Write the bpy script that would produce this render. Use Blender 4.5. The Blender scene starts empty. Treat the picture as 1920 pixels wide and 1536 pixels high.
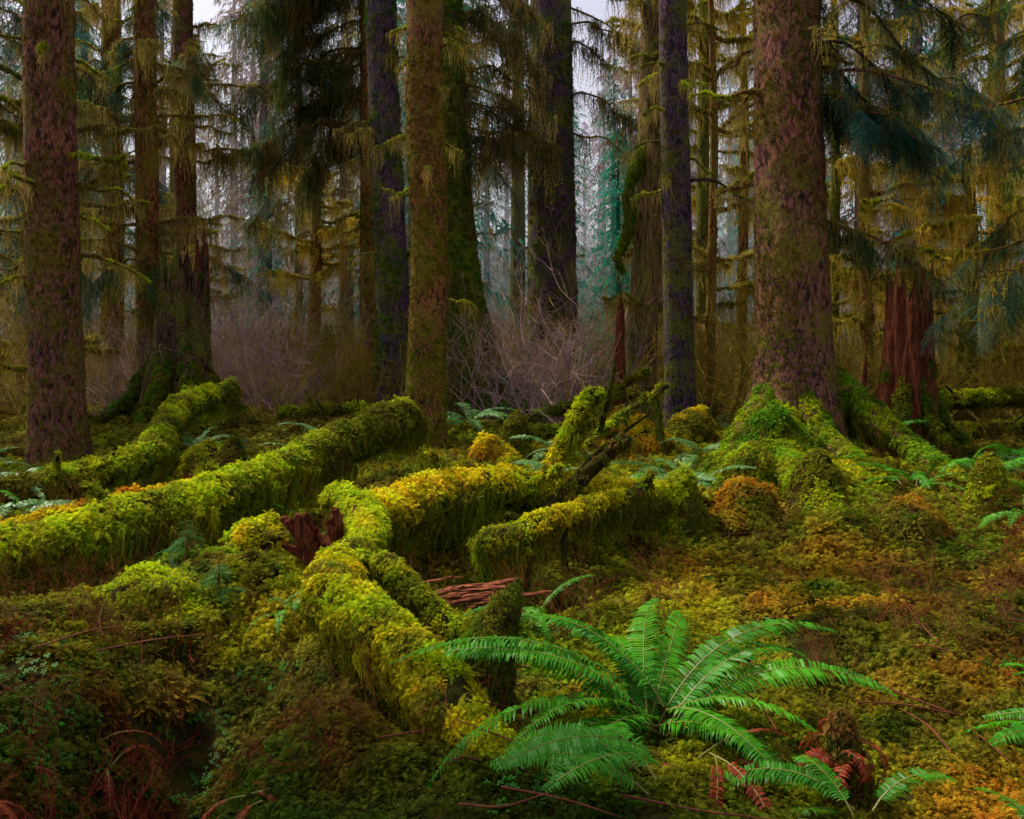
import bpy, math, numpy as np
rng=np.random.default_rng(11)
U=rng.uniform
scene=bpy.context.scene
# ------------------------------------------------------------------ noise
def _h(ix,iy,iz,s):
    m=0xffffffff
    h=((ix*374761393+iy*668265263+iz*1274126177+s*974711)&m).astype(np.uint64)
    h=((h^(h>>np.uint64(13)))*np.uint64(1274126177))&np.uint64(m)
    h=h^(h>>np.uint64(16))
    return (h&np.uint64(0xffffff)).astype(np.float64)/0xffffff
def vn(p,s=0):
    p=np.asarray(p,float); f=np.floor(p); i=f.astype(np.int64); t=p-f; t=t*t*(3-2*t)
    x,y,z=i[...,0],i[...,1],i[...,2]; a,b,c=t[...,0],t[...,1],t[...,2]
    def l(u,v,w): return u+(v-u)*w
    return l(l(l(_h(x,y,z,s),_h(x+1,y,z,s),a),l(_h(x,y+1,z,s),_h(x+1,y+1,z,s),a),b),
             l(l(_h(x,y,z+1,s),_h(x+1,y,z+1,s),a),l(_h(x,y+1,z+1,s),_h(x+1,y+1,z+1,s),a),b),c)*2-1
def fbm(p,o=3,s=0):
    p=np.asarray(p,float); r=0;a=1;t=0
    for k in range(o):
        r=r+a*vn(p*(2**k)+k*17.3,s+k); t+=a; a*=.5
    return r/t
# ------------------------------------------------------------------ terrain
G=[(-1.45,3.9,.33,.9,-.5),(-.95,3.0,.4,.5,-.2),(-2.7,4.6,.8,.9,.28),(-1.7,5.8,.8,.7,.2),(-.75,4.3,.22,.5,.1),
   (3.5,10.5,1.3,1.3,.22),(3.5,10.7,.75,.7,.3),(2.75,9.9,.5,.6,.28),(3.3,9.1,.9,.6,.2),(4.5,9.6,.6,.7,.15),(2.3,8.2,.8,.45,.22),(2.9,7.2,.8,.5,.22),(.9,7.9,1.0,.45,.2),(.6,6.0,.7,.6,-.18),
   (-.1,6.1,.5,.4,-.15),(4.4,8.2,.8,.8,.12),(-6,16,2.5,2,.3),(-4,10.5,1.5,1,.15),(5.6,13,1,1,.25),(-2.6,8.0,1.4,.9,.1),
   (.2,10,1.0,.7,.15),(1.0,22,3,2.5,.6),(0,15,2,1,.2),(1.9,12.5,1,.8,.2),(1.75,5.0,.5,.35,.12),(2.5,4.6,.6,.3,.1),(-1.95,6.9,.5,.3,-.2),(-3.1,5.5,.3,.3,-.2)]
def H(x,y):
    x=np.asarray(x,float); y=np.asarray(y,float)
    p=np.stack([x,y,0*x],-1)
    near=np.clip(1.6-y/60,.3,1)
    h=.10*fbm(p*.45,2,3)*near+.11*fbm(p*1.5,2,5)+.07*fbm(p*4,2,9)
    for gx,gy,sx,sy,a in G: h=h+a*np.exp(-((x-gx)/sx)**2-((y-gy)/sy)**2)
    h=h+.015*(np.clip(y,14,60)-14)+.2*(np.clip(y,60,140)-60)
    return h
# ------------------------------------------------------------------ mesh helpers
def mkmesh(name,parts,mats,smooth=True,cols=None):
    me=bpy.data.meshes.new(name)
    V=np.concatenate([p[0] for p in parts]); off=0; loops=[];starts=[];tot=[];mi=[];ls=0
    for v,f,m in parts:
        f=np.asarray(f); k=f.shape[1]
        loops.append((f+off).ravel()); n=len(f)
        starts.append(ls+np.arange(n)*k); tot.append(np.full(n,k)); mi.append(np.full(n,m)); ls+=n*k; off+=len(v)
    loops=np.concatenate(loops).astype(np.int32);starts=np.concatenate(starts).astype(np.int32);mi=np.concatenate(mi).astype(np.int32)
    me.vertices.add(len(V)); me.vertices.foreach_set('co',V.astype(np.float32).ravel())
    me.loops.add(len(loops)); me.loops.foreach_set('vertex_index',loops)
    me.polygons.add(len(starts)); me.polygons.foreach_set('loop_start',starts)
    me.polygons.foreach_set('material_index',mi)
    me.polygons.foreach_set('use_smooth',np.full(len(starts),smooth))
    if cols is not None:
        a=me.attributes.new('tip','FLOAT','POINT'); a.data.foreach_set('value',np.asarray(cols,np.float32))
    for m in mats: me.materials.append(m)
    me.update(calc_edges=True); me.validate()
    return me
def addobj(name,me,loc=(0,0,0),parent=None):
    o=bpy.data.objects.new(name,me); o.location=loc if parent is None else (0,0,0)
    scene.collection.objects.link(o)
    if parent is not None: o.parent=parent
    return o
def catmull(P,n):
    P=np.asarray(P,float)
    if len(P)==2: 
        t=np.linspace(0,1,n)[:,None]; return P[0]*(1-t)+P[1]*t
    Q=np.vstack([2*P[0]-P[1],P,2*P[-1]-P[-2]])
    u=np.linspace(0,len(P)-1-1e-6,n); i=u.astype(int); t=(u-i)[:,None]
    a,b,c,d=Q[i],Q[i+1],Q[i+2],Q[i+3]
    return .5*(2*b+(c-a)*t+(2*a-5*b+4*c-d)*t*t+(3*b-3*c+d-a)*t**3)
def tube(path,seg=8,step=.1,disp=None,cap=True):
    P=np.asarray(path,float)
    L=np.linalg.norm(np.diff(P[:,:3],axis=0),axis=1).sum(); n=max(4,int(L/step)+1)
    C=catmull(P,n); R=np.maximum(C[:,3],.002); C=C[:,:3]
    T=np.gradient(C,axis=0); T/=np.linalg.norm(T,axis=1)[:,None]+1e-9
    N=np.zeros_like(T); a=np.array([1.,0,0]) if abs(T[0,0])<.8 else np.array([0,1.,0])
    v=a-T[0]*a.dot(T[0]); N[0]=v/np.linalg.norm(v)
    for i in range(1,n):
        v=N[i-1]-T[i]*N[i-1].dot(T[i]); N[i]=v/np.linalg.norm(v)
    B=np.cross(T,N)
    if cap:
        C=np.vstack([C[:1]-T[:1]*R[0]*.75,C[:1]-T[:1]*R[0]*.5,C,C[-1:]+T[-1:]*R[-1]*.5,C[-1:]+T[-1:]*R[-1]*.75]); R=np.r_[R[0]*.02,R[0]*.7,R,R[-1]*.7,R[-1]*.02]
        N=np.vstack([N[:1],N[:1],N,N[-1:],N[-1:]]);B=np.vstack([B[:1],B[:1],B,B[-1:],B[-1:]]); n+=4
    th=np.linspace(0,2*np.pi,seg,endpoint=False)
    D=np.cos(th)[None,:,None]*N[:,None]+np.sin(th)[None,:,None]*B[:,None]
    rr=np.repeat(R[:,None],seg,1)
    V=C[:,None]+D*rr[...,None]
    if disp is not None:
        V=C[:,None]+D*(rr*(1+disp(th[None,:],V,D)))[...,None]
    V=V.reshape(-1,3)
    i=np.arange(n-1)[:,None]*seg; j=np.arange(seg)[None,:]; k=(j+1)%seg
    F=np.stack([i+j,i+k,i+seg+k,i+seg+j],-1).reshape(-1,4)
    return V,F
def sample(V,F,n):
    F=np.asarray(F)
    if F.shape[1]==4: F=np.vstack([F[:,[0,1,2]],F[:,[0,2,3]]])
    a,b,c=V[F[:,0]],V[F[:,1]],V[F[:,2]]
    cr=np.cross(b-a,c-a); A=np.linalg.norm(cr,axis=1); tot=A.sum()/2
    n=int(n if n>0 else -n*tot)
    if n<1: return np.zeros((0,3)),np.zeros((0,3))
    k=rng.choice(len(F),n,p=A/A.sum()); u=U(size=(n,1));v=U(size=(n,1)); m=(u+v)>1; u=np.where(m,1-u,u);v=np.where(m,1-v,v)
    p=a[k]+(b[k]-a[k])*u+(c[k]-a[k])*v
    return p,cr[k]/(A[k][:,None]+1e-12)
def nrm(v): return v/(np.linalg.norm(v,axis=-1,keepdims=True)+1e-9)
def basis(n,spin=None):
    n=nrm(n); N=len(n)
    if spin is None: spin=U(0,2*np.pi,N)
    a=np.where(np.abs(n[:,2:3])<.9,np.array([[0,0,1.]]),np.array([[1.,0,0]]))
    x=nrm(np.cross(a,n)); y=np.cross(n,x)
    xr=x*np.cos(spin)[:,None]+y*np.sin(spin)[:,None]
    return np.stack([xr,np.cross(n,xr),n],-1)
def dirbasis(d):
    x=nrm(d); y=nrm(np.cross(np.array([[0,0,1.]]),x)+1e-4); z=np.cross(x,y)
    return np.stack([x,y,z],-1)
def eul(R):
    return np.stack([np.arctan2(R[:,2,1],R[:,2,2]),-np.arcsin(np.clip(R[:,2,0],-1,1)),np.arctan2(R[:,1,0],R[:,0,0])],-1)
# ------------------------------------------------------------------ materials
def newmat(name):
    m=bpy.data.materials.new(name); m.use_nodes=True; nt=m.node_tree; nt.nodes.clear()
    return m,nt,nt.nodes,nt.links
def ramp(N,stops):
    r=N.new('ShaderNodeValToRGB'); e=r.color_ramp.elements
    while len(e)<len(stops): e.new(.5)
    for x,(p,c) in zip(e,stops): x.position=p; x.color=(c[0],c[1],c[2],1)
    return r
def noise(N,L,co,scale,det=5,rough=.6):
    n=N.new('ShaderNodeTexNoise'); n.inputs['Scale'].default_value=scale; n.inputs['Detail'].default_value=det
    n.inputs['Roughness'].default_value=rough
    if co is not None: L.new(co,n.inputs['Vector'])
    return n.outputs['Fac']
def mix(N,L,f,a,b,typ='MIX'):
    m=N.new('ShaderNodeMix'); m.data_type='RGBA'; m.blend_type=typ
    for s,v in ((m.inputs[0],f),(m.inputs[6],a),(m.inputs[7],b)):
        if hasattr(v,'is_output'): L.new(v,s)
        elif isinstance(v,(int,float)): s.default_value=v
        else: s.default_value=(v[0],v[1],v[2],1)
    return m.outputs[2]
def inst_mat(name,rough=.7,trans=.35,gloss=.25,hue=.03):
    m,nt,N,L=newmat(name)
    at=N.new('ShaderNodeAttribute'); at.attribute_type='INSTANCER'; at.attribute_name='tint'
    oi=N.new('ShaderNodeObjectInfo')
    tip=N.new('ShaderNodeAttribute'); tip.attribute_name='tip'
    hs=N.new('ShaderNodeHueSaturation')
    mr=N.new('ShaderNodeMapRange'); mr.inputs[3].default_value=.5-hue; mr.inputs[4].default_value=.5+hue
    L.new(oi.outputs['Random'],mr.inputs[0]); L.new(mr.outputs[0],hs.inputs['Hue'])
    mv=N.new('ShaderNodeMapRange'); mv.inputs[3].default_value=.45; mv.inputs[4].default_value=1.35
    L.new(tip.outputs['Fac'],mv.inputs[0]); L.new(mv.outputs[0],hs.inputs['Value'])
    L.new(at.outputs['Color'],hs.inputs['Color'])
    c=hs.outputs[0]
    d=N.new('ShaderNodeBsdfPrincipled'); d.inputs['Roughness'].default_value=rough
    d.inputs['Specular IOR Level'].default_value=gloss
    t=N.new('ShaderNodeBsdfTranslucent'); ms=N.new('ShaderNodeMixShader'); ms.inputs[0].default_value=trans
    L.new(c,d.inputs['Base Color']);L.new(c,t.inputs['Color']);L.new(d.outputs[0],ms.inputs[1]);L.new(t.outputs[0],ms.inputs[2])
    o=N.new('ShaderNodeOutputMaterial'); L.new(ms.outputs[0],o.inputs[0]); return m
def ramp_out(N,L,fac,stops):
    r=ramp(N,stops); L.new(fac,r.inputs[0]); return r.outputs[0]
def bark_mat(name,dark,mid,moss,mossamt,lich=.5,zs=.4,scale=20):
    m,nt,N,L=newmat(name)
    tc=N.new('ShaderNodeTexCoord'); mp=N.new('ShaderNodeMapping'); mp.inputs['Scale'].default_value=(1,1,zs)
    L.new(tc.outputs['Object'],mp.inputs[0]); co=mp.outputs[0]
    vo=N.new('ShaderNodeTexVoronoi'); vo.inputs['Scale'].default_value=scale; vo.feature='F1'
    nz=N.new('ShaderNodeTexNoise'); nz.inputs['Scale'].default_value=12; nz.inputs['Detail'].default_value=4; L.new(co,nz.inputs['Vector'])
    wm=mix(N,L,.2,co,nz.outputs['Color'],'ADD'); L.new(wm,vo.inputs['Vector'])
    n1=noise(N,L,co,55,6,.75); n2=noise(N,L,tc.outputs['Object'],1.7,5,.65); n3=noise(N,L,tc.outputs['Object'],24,3)
    n4=noise(N,L,tc.outputs['Object'],5,6,.7); n5=noise(N,L,tc.outputs['Object'],.8,3,.5)
    r=ramp(N,[(.0,mid),(.4,tuple(x*.7 for x in mid)),(.75,dark)]); L.new(vo.outputs['Distance'],r.inputs[0])
    c=mix(N,L,.85,r.outputs[0],ramp_out(N,L,n1,[(.3,(.3,.3,.3)),(.7,(1.7,1.5,1.4))]),'MULTIPLY')
    c=mix(N,L,.7,c,ramp_out(N,L,n5,[(.35,(.75,.62,.8)),(.65,(1.4,1.1,.7))]),'MULTIPLY')
    lr=ramp_out(N,L,n4,[(.60,(0,0,0)),(.68,(lich,lich,lich))])
    c=mix(N,L,lr,c,(.22,.21,.16))
    mm=mix(N,L,.35,n2,n3); a=.62-.3*mossamt
    mk=ramp_out(N,L,mm,[(a,(0,0,0)),(a+.1,(1,1,1))])
    mc=mix(N,L,ramp_out(N,L,n1,[(.35,(0,0,0)),(.65,(1,1,1))]),tuple(x*.4 for x in moss),tuple(x*1.3 for x in moss))
    c=mix(N,L,mk,c,mc)
    b=N.new('ShaderNodeBsdfPrincipled'); b.inputs['Roughness'].default_value=.85; b.inputs['Specular IOR Level'].default_value=.15
    L.new(c,b.inputs['Base Color'])
    hh=mix(N,L,.5,vo.outputs['Distance'],n1)
    bp=N.new('ShaderNodeBump'); bp.invert=True; bp.inputs['Strength'].default_value=1; bp.inputs['Distance'].default_value=.035
    L.new(hh,bp.inputs['Height']); L.new(bp.outputs[0],b.inputs['Normal'])
    o=N.new('ShaderNodeOutputMaterial'); L.new(b.outputs[0],o.inputs[0]); return m
def simple_mat(name,c1,c2,scale=6,rough=.8,trans=0,stretch=(1,1,1),bump=.01,spec=.3):
    m,nt,N,L=newmat(name); tc=N.new('ShaderNodeTexCoord'); mp=N.new('ShaderNodeMapping'); mp.inputs['Scale'].default_value=stretch
    L.new(tc.outputs['Object'],mp.inputs[0]); n=noise(N,L,mp.outputs[0],scale,6,.65)
    c=ramp_out(N,L,n,[(.35,c1),(.65,c2)])
    b=N.new('ShaderNodeBsdfPrincipled'); b.inputs['Roughness'].default_value=rough; b.inputs['Specular IOR Level'].default_value=spec; L.new(c,b.inputs['Base Color'])
    bp=N.new('ShaderNodeBump'); bp.inputs['Distance'].default_value=bump; L.new(n,bp.inputs['Height']); L.new(bp.outputs[0],b.inputs['Normal'])
    o=N.new('ShaderNodeOutputMaterial'); out=b.outputs[0]
    if trans:
        t=N.new('ShaderNodeBsdfTranslucent'); L.new(c,t.inputs[0]); ms=N.new('ShaderNodeMixShader'); ms.inputs[0].default_value=trans
        L.new(b.outputs[0],ms.inputs[1]);L.new(t.outputs[0],ms.inputs[2]); out=ms.outputs[0]
    L.new(out,o.inputs[0]); return m
M_moss=inst_mat('moss_leaf',.8,.42,.1,.03)
M_hang=inst_mat('hanging_moss_mat',.8,.5,.05,.02)
M_fol=inst_mat('conifer_needles',.6,.35,.2,.02)
M_twig=inst_mat('twig_mat',.8,.05,.2,.01)
B_purple=bark_mat('bark_spruce',(.038,.017,.018),(.34,.155,.11),(.19,.15,.012),.45,.45)
B_red=bark_mat('bark_reddish',(.042,.019,.009),(.38,.175,.065),(.24,.18,.015),.55,.25)
B_blue=bark_mat('bark_dark',(.018,.014,.032),(.145,.095,.185),(.14,.15,.015),.5,.15,.3,24)
B_green=bark_mat('bark_mossy',(.022,.016,.012),(.15,.09,.055),(.15,.17,.012),.7,.1)
B_hollow=bark_mat('bark_decayed',(.012,.008,.007),(.18,.10,.07),(.15,.16,.014),.55,.25,.2,16)
M_rot=simple_mat('rotten_wood',(.02,.006,.004),(.32,.085,.04),9,.85,0,(6,6,.5),.04,.08)
M_rotlog=simple_mat('rotten_wood_shards',(.05,.012,.006),(.42,.13,.06),12,.85,0,(1,6,6),.02,.08)
M_wood=simple_mat('log_underside',(.010,.008,.003),(.045,.042,.008),12,1,0,(1,1,1),.02,.03)
M_soil=simple_mat('forest_soil',(.010,.008,.003),(.045,.042,.007),8,1,0,(1,1,1),.04,.03)
M_fern=simple_mat('fern_leaf',(.020,.16,.003),(.09,.42,.008),3,.42,.38,(1,1,1),.002,.25)
M_fern2=simple_mat('fern_leaf_pale',(.05,.18,.03),(.14,.32,.07),3,.45,.3,(1,1,1),.002,.35)
M_stem=simple_mat('fern_stem',(.14,.14,.02),(.24,.2,.04),8,.5)
M_dead=simple_mat('dead_fern_leaf',(.13,.012,.006),(.36,.055,.018),6,.6,.25,spec=.15)
M_redtwig=simple_mat('red_twig',(.08,.016,.012),(.2,.06,.025),10,.6,spec=.1)
# ------------------------------------------------------------------ prototypes
def leaflets(base,d,side,length,width):
    a=base-side*width[:,None]*.5; b=base+side*width[:,None]*.5; c=base+d*length[:,None]
    V=np.stack([a,b,c],1).reshape(-1,3); F=np.arange(len(V)).reshape(-1,3); return V,F
protos={}
def proto(kind,i,parts,mat,tip):
    col=protos.setdefault(kind,bpy.data.collections.new(kind+'_source'))
    me=mkmesh(f'{kind}_{i}',parts,[mat],False,tip); o=bpy.data.objects.new(f'{kind}_{i}',me); col.objects.link(o)
def P_moss(i,ns=20,droop=.9,lean=1.0,lw=.06):
    B=[];D=[];S=[];Ln=[];W=[];T=[]
    for s in range(ns):
        az=U(0,2*np.pi); el=U(.15,1.4); L=U(.45,1.35); k=13
        t=np.linspace(.08,1,k); h=np.array([math.cos(az),math.sin(az),0])
        r=U(0,.45); a2=U(0,6.28); b0=np.array([math.cos(a2)*r,math.sin(a2)*r,0])
        X=b0+h*(t*L*math.cos(el)*lean)[:,None]+np.array([0,0,1.])*((t*math.sin(el)-droop*t*t*.55)*L)[:,None]
        tg=nrm(np.gradient(X,axis=0)); sd=nrm(np.cross(tg,[0,0,1.])+1e-3)
        ll=.17*L*np.sin(np.clip(t*.9+.12,0,1)*np.pi)**.6+.04
        for sg in (1,-1):
            d=nrm(tg*.8+sd*sg+U(-.3,.3,(k,3))); B.append(X);D.append(d);S.append(nrm(np.cross(d,np.cross(tg,d)+.001)+U(-.5,.5,(k,3))));Ln.append(ll*U(.7,1.3,k));W.append(np.full(k,lw)*U(.7,1.3,k));T.append(t)
    V,F=leaflets(*[np.concatenate(q) for q in (B,D,S,Ln,W)])
    proto('moss',i,[(V,F,0)],M_moss,np.repeat(np.concatenate(T),3))
for i in range(4): P_moss(i,24+2*i,.8+.1*i)
def P_drape(kind,i,n,mat,w=.03,fl=.09,spread=.3,kk=16,ty=.12):
    B=[];D=[];S=[];Ln=[];W=[];T=[];parts=[];tt=[]
    for s in range(n):
        L=U(.2,1.0)**1.3; k=kk; t=np.linspace(0,1,k)
        x0=np.array([U(-spread,spread),U(-ty,ty),U(-.02,.06)])
        ph=U(0,6,2); X=x0+np.stack([.05*np.sin(t*5+ph[0])*t+U(-.1,.1)*t,.05*np.sin(t*4+ph[1])*t+U(-.1,.1)*t,-L*t],-1)
        side=nrm(np.array([math.cos(ph[0]),math.sin(ph[0]),0]))
        ww=w*(1-.8*t)*U(.5,1.2)
        V=np.concatenate([X-side*ww[:,None]/2,X+side*ww[:,None]/2]); j=np.arange(k-1)
        F=np.stack([j,j+1,k+j+1,k+j],-1); parts.append((V,F,0)); tt.append(np.r_[t,t])
        for sg in range(2):
            d=nrm(np.stack([U(-1,1,k),U(-1,1,k),U(-2.2,-.1,k)],-1)); B.append(X);D.append(d);S.append(nrm(np.cross(d,U(-1,1,(k,3)))));Ln.append(fl*U(.4,1.2,k)*(1.1-.6*t));W.append(np.full(k,w*.9));T.append(t)
    V,F=leaflets(*[np.concatenate(q) for q in (B,D,S,Ln,W)])
    parts.append((V,F,0)); tt.append(np.repeat(np.concatenate(T),3))
    proto(kind,i,parts,mat,np.concatenate(tt)*.6+.3)
for i in range(3): P_drape('drape',i,22,M_moss,.028,.11,.35,11)
for i in range(4): P_drape('hang',i,13,M_hang,.018,.065,.22,11,.18)
def P_spray(i):
    B=[];D=[];S=[];Ln=[];W=[];T=[]
    def twig(X,tg,nl,den,tb):
        k=len(X); 
        for sg in (1,-1):
            sd=nrm(np.cross(tg,[0,0,1.])+1e-3)
            d=nrm(tg*.6+sd*sg+U(-.2,.2,(k,3))); B.append(X);D.append(d);S.append(nrm(np.cross(d,[0,0,1.])+U(-.2,.2,(k,3))));Ln.append(nl*U(.7,1.2,k));W.append(np.full(k,.017));T.append(tb)
    t=np.linspace(0,1,40); dr=U(.2,.5)
    X=np.stack([t,0.05*np.sin(t*4+i),-dr*t*t],-1); tg=nrm(np.gradient(X,axis=0)); twig(X,tg,.05,1,t)
    for q in range(22):
        u=.06+.92*q/22; b=np.array([u,0.05*math.sin(u*4+i),-dr*u*u]); L=(.42*(1-u)**.8+.06)*U(.7,1.15); sg=1 if q%2 else -1
        k=max(4,int(L/.028)); s=np.linspace(0,1,k); an=U(.7,1.1)*sg; dd=U(.2,.8)
        X=b+np.stack([math.cos(an)*L*s,math.sin(an)*L*s,-dd*L*s*s],-1); twig(X,nrm(np.gradient(X,axis=0)),.045,1,s)
    V,F=leaflets(*[np.concatenate(q) for q in (B,D,S,Ln,W)]); proto('spray',i,[(V,F,0)],M_fol,np.repeat(np.concatenate(T),3)*.5+.25)
for i in range(4): P_spray(i)
def P_shrub(i,n0=6):
    parts=[];tt=[]
    def br(p,d,L,w,lev):
        k=6; X=[p]; 
        for s in range(k-1):
            d=nrm(d+U(-.28,.28,3)+np.array([0,0,.02])); X.append(X[-1]+d*L/(k-1))
        X=np.array(X); sd=nrm(np.cross(d,U(-1,1,3)))
        sd2=nrm(np.cross(d,sd))
        ww=w*np.linspace(1,.35,k)[:,None]
        for q in (sd,sd2):
            V=np.concatenate([X-q*ww,X+q*ww]); j=np.arange(k-1); parts.append((V,np.stack([j,j+1,k+j+1,k+j],-1),0)); tt.append(np.full(2*k,.6))
        if lev<3:
            for s in range(int(U(2,5))):
                a=rng.integers(1,k); br(X[a],nrm(d+U(-.9,.9,3)),L*U(.45,.7),w*.55,lev+1)
    for q in range(n0):
        br(np.array([U(-.1,.1),U(-.1,.1),0]),nrm(np.array([U(-.7,.7),U(-.7,.7),1])),U(.4,.7),.0045,0)
    proto('shrub',i,parts,M_twig,np.concatenate(tt))
for i in range(3): P_shrub(i)
def P_tree(i):
    parts=[];tt=[]
    v,f=tube([(0,0,0,.013),(0,0,.5,.009),(0,0,1,.001)],6,.05); parts.append((v,f,0)); tt.append(np.full(len(v),.1))
    B=[];D=[];S=[];Ln=[];W=[];T=[]
    for q in range(280):
        z=U(.05,1)**.9; L=(.17*(1-z)**.7+.012)*U(.5,1.25); az=U(0,2*np.pi); n=15; s=U(.1,1,n)
        h=np.array([math.cos(az),math.sin(az),0]); dr=U(.2,.8)
        X=np.array([0,0,z])+h*(s*L)[:,None]+np.stack([0*s,0*s,-dr*s*s*L],-1)
        sd=np.array([-h[1],h[0],0]); d=nrm(h*U(.1,.8,(n,1))+sd*U(-1,1,(n,1))+np.stack([0*s,0*s,U(-1.8,-.1,n)],-1))
        B.append(X);D.append(d);S.append(nrm(np.cross(d,U(-1,1,(n,3)))));Ln.append(U(.010,.030,n));W.append(U(.0015,.0045,n));T.append(s)
    V,F=leaflets(*[np.concatenate(q) for q in (B,D,S,Ln,W)]); parts.append((V,F,0)); tt.append(np.repeat(np.concatenate(T),3))
    proto('fartree',i,parts,M_fol,np.concatenate(tt))
for i in range(3): P_tree(i)
def P_leaf(i):
    V=[];F=[]
    for q in range(14):
        c=np.array([U(-1,1),U(-1,1),U(.1,.5)]); 
        for l in range(3):
            a=U(0,.3)+l*2.09; d=np.array([math.cos(a),math.sin(a),U(-.2,.1)]); s=np.array([-d[1],d[0],U(-.1,.1)])
            n=len(V); V+= [c,c+d*.13-s*.09,c+d*.24-s*.05,c+d*.24+s*.05,c+d*.13+s*.09]; F.append([n,n+1,n+2]); F.append([n,n+2,n+3]); F.append([n,n+3,n+4])
    proto('leaf',i,[(np.array(V),np.array(F),0)],M_fol,np.full(len(V),.7))
for i in range(2): P_leaf(i)
NG={}
def ng(kind):
    if kind in NG: return NG[kind]
    g=bpy.data.node_groups.new('scatter_'+kind,'GeometryNodeTree'); g.is_modifier=True
    g.interface.new_socket('Geometry',in_out='INPUT',socket_type='NodeSocketGeometry')
    g.interface.new_socket('Geometry',in_out='OUTPUT',socket_type='NodeSocketGeometry')
    N=g.nodes;L=g.links; gi=N.new('NodeGroupInput');go=N.new('NodeGroupOutput'); ip=N.new('GeometryNodeInstanceOnPoints'); ci=N.new('GeometryNodeCollectionInfo')
    ci.inputs['Collection'].default_value=protos[kind]; ci.inputs['Separate Children'].default_value=True; ci.inputs['Reset Children'].default_value=True
    L.new(gi.outputs[0],ip.inputs['Points']); L.new(ci.outputs[0],ip.inputs['Instance']); ip.inputs['Pick Instance'].default_value=True
    for nm,dt,sk in (('rot','FLOAT_VECTOR','Rotation'),('scl','FLOAT_VECTOR','Scale'),('idx','INT','Instance Index')):
        a=N.new('GeometryNodeInputNamedAttribute'); a.data_type=dt; a.inputs['Name'].default_value=nm; L.new(a.outputs[0],ip.inputs[sk])
    L.new(ip.outputs[0],go.inputs[0]); NG[kind]=g; return g
def scatter(name,kind,pos,R,scl,tint,parent=None,base=(0,0,0)):
    n=len(pos); 
    if n==0: return
    me=bpy.data.meshes.new(name); me.vertices.add(n); me.vertices.foreach_set('co',(pos-np.array(base)).astype(np.float32).ravel())
    scl=np.asarray(scl,float); scl=np.repeat(scl[:,None],3,1) if scl.ndim==1 else scl
    a=me.attributes.new('rot','FLOAT_VECTOR','POINT'); a.data.foreach_set('vector',eul(R).astype(np.float32).ravel())
    a=me.attributes.new('scl','FLOAT_VECTOR','POINT'); a.data.foreach_set('vector',scl.astype(np.float32).ravel())
    a=me.attributes.new('idx','INT','POINT'); a.data.foreach_set('value',rng.integers(0,12,n).astype(np.int32))
    a=me.attributes.new('tint','FLOAT_COLOR','POINT'); a.data.foreach_set('color',np.c_[tint,np.ones(n)].astype(np.float32).ravel())
    o=addobj(name,me,base,parent); md=o.modifiers.new('scatter','NODES'); md.node_group=ng(kind); return o
class Thing:
    def __init__(s,name,base,mats): s.name=name;s.base=np.array(base,float);s.mats=mats;s.parts=[];s.sc={}
    def add(s,V,F,m=0): s.parts.append((V,F,m))
    def pts(s,kind,pos,R,scl,tint):
        n=len(pos)
        if n: s.sc.setdefault(kind,[]).append((pos,R,np.broadcast_to(scl,(n,)).astype(float),np.broadcast_to(tint,(n,3))))
    def done(s):
        me=mkmesh(s.name,[(v-s.base,f,m) for v,f,m in s.parts],s.mats); o=addobj(s.name,me,tuple(s.base))
        nm={'moss':'moss','drape':'draped_moss','hang':'hanging_moss','spray':'foliage','leaf':'leaves','shrub':'twigs'}
        for k,l in s.sc.items():
            scatter(nm[k],k,*[np.concatenate([q[i] for q in l]) for i in range(4)],parent=o,base=tuple(s.base))
        return o
LIME=np.array([.50,.59,.010]);YEL=np.array([.72,.60,.012]);GRN=np.array([.11,.26,.008]);OLI=np.array([.20,.205,.010])
ORG=np.array([.60,.28,.014]);DRK=np.array([.05,.07,.01]);RED=np.array([.24,.030,.015]);BRN=np.array([.25,.14,.028])
HANG=np.array([.42,.32,.075]);GOLD=np.array([.72,.53,.07])
def lerp(a,b,t): 
    t=np.asarray(t)[...,None]; return a*(1-t)+b*t
def sstep(a,b,x): t=np.clip((x-a)/(b-a),0,1); return t*t*(3-2*t)
def mtint(p,a,b,sc=2.5,jit=.25):
    t=sstep(-.35,.35,fbm(p*sc,3,21)); c=lerp(a,b,t); return c*U(1-jit,1+jit,(len(p),1))
# ------------------------------------------------------------------ ground
nx,ny=420,460
u=np.linspace(-1,1,nx); gx=7*u+340*np.sign(u)*np.abs(u)**6
v=np.linspace(0,1,ny); gy=-4+18*v+400*v**7
X,Y=np.meshgrid(gx,gy); V=np.stack([X,Y,H(X,Y)],-1).reshape(-1,3)
i=np.arange(ny-1)[:,None]*nx; j=np.arange(nx-1)[None,:]
F=np.stack([i+j,i+j+1,i+nx+j+1,i+nx+j],-1).reshape(-1,4)
ground=addobj('forest_floor',mkmesh('forest_floor',[(V,F,0)],[M_soil]))
def gnormal(x,y,e=.04):
    dx=(H(x+e,y)-H(x-e,y))/(2*e); dy=(H(x,y+e)-H(x,y-e))/(2*e); return nrm(np.stack([-dx,-dy,np.ones_like(dx)],-1))
def wedge(n,d0,d1,pw=1.0,wid=.68,marg=1.2):
    d=(d0**pw+U(0,1,n)*(d1**pw-d0**pw))**(1/pw)
    return U(-1,1,n)*(wid*d+marg),d
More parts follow.
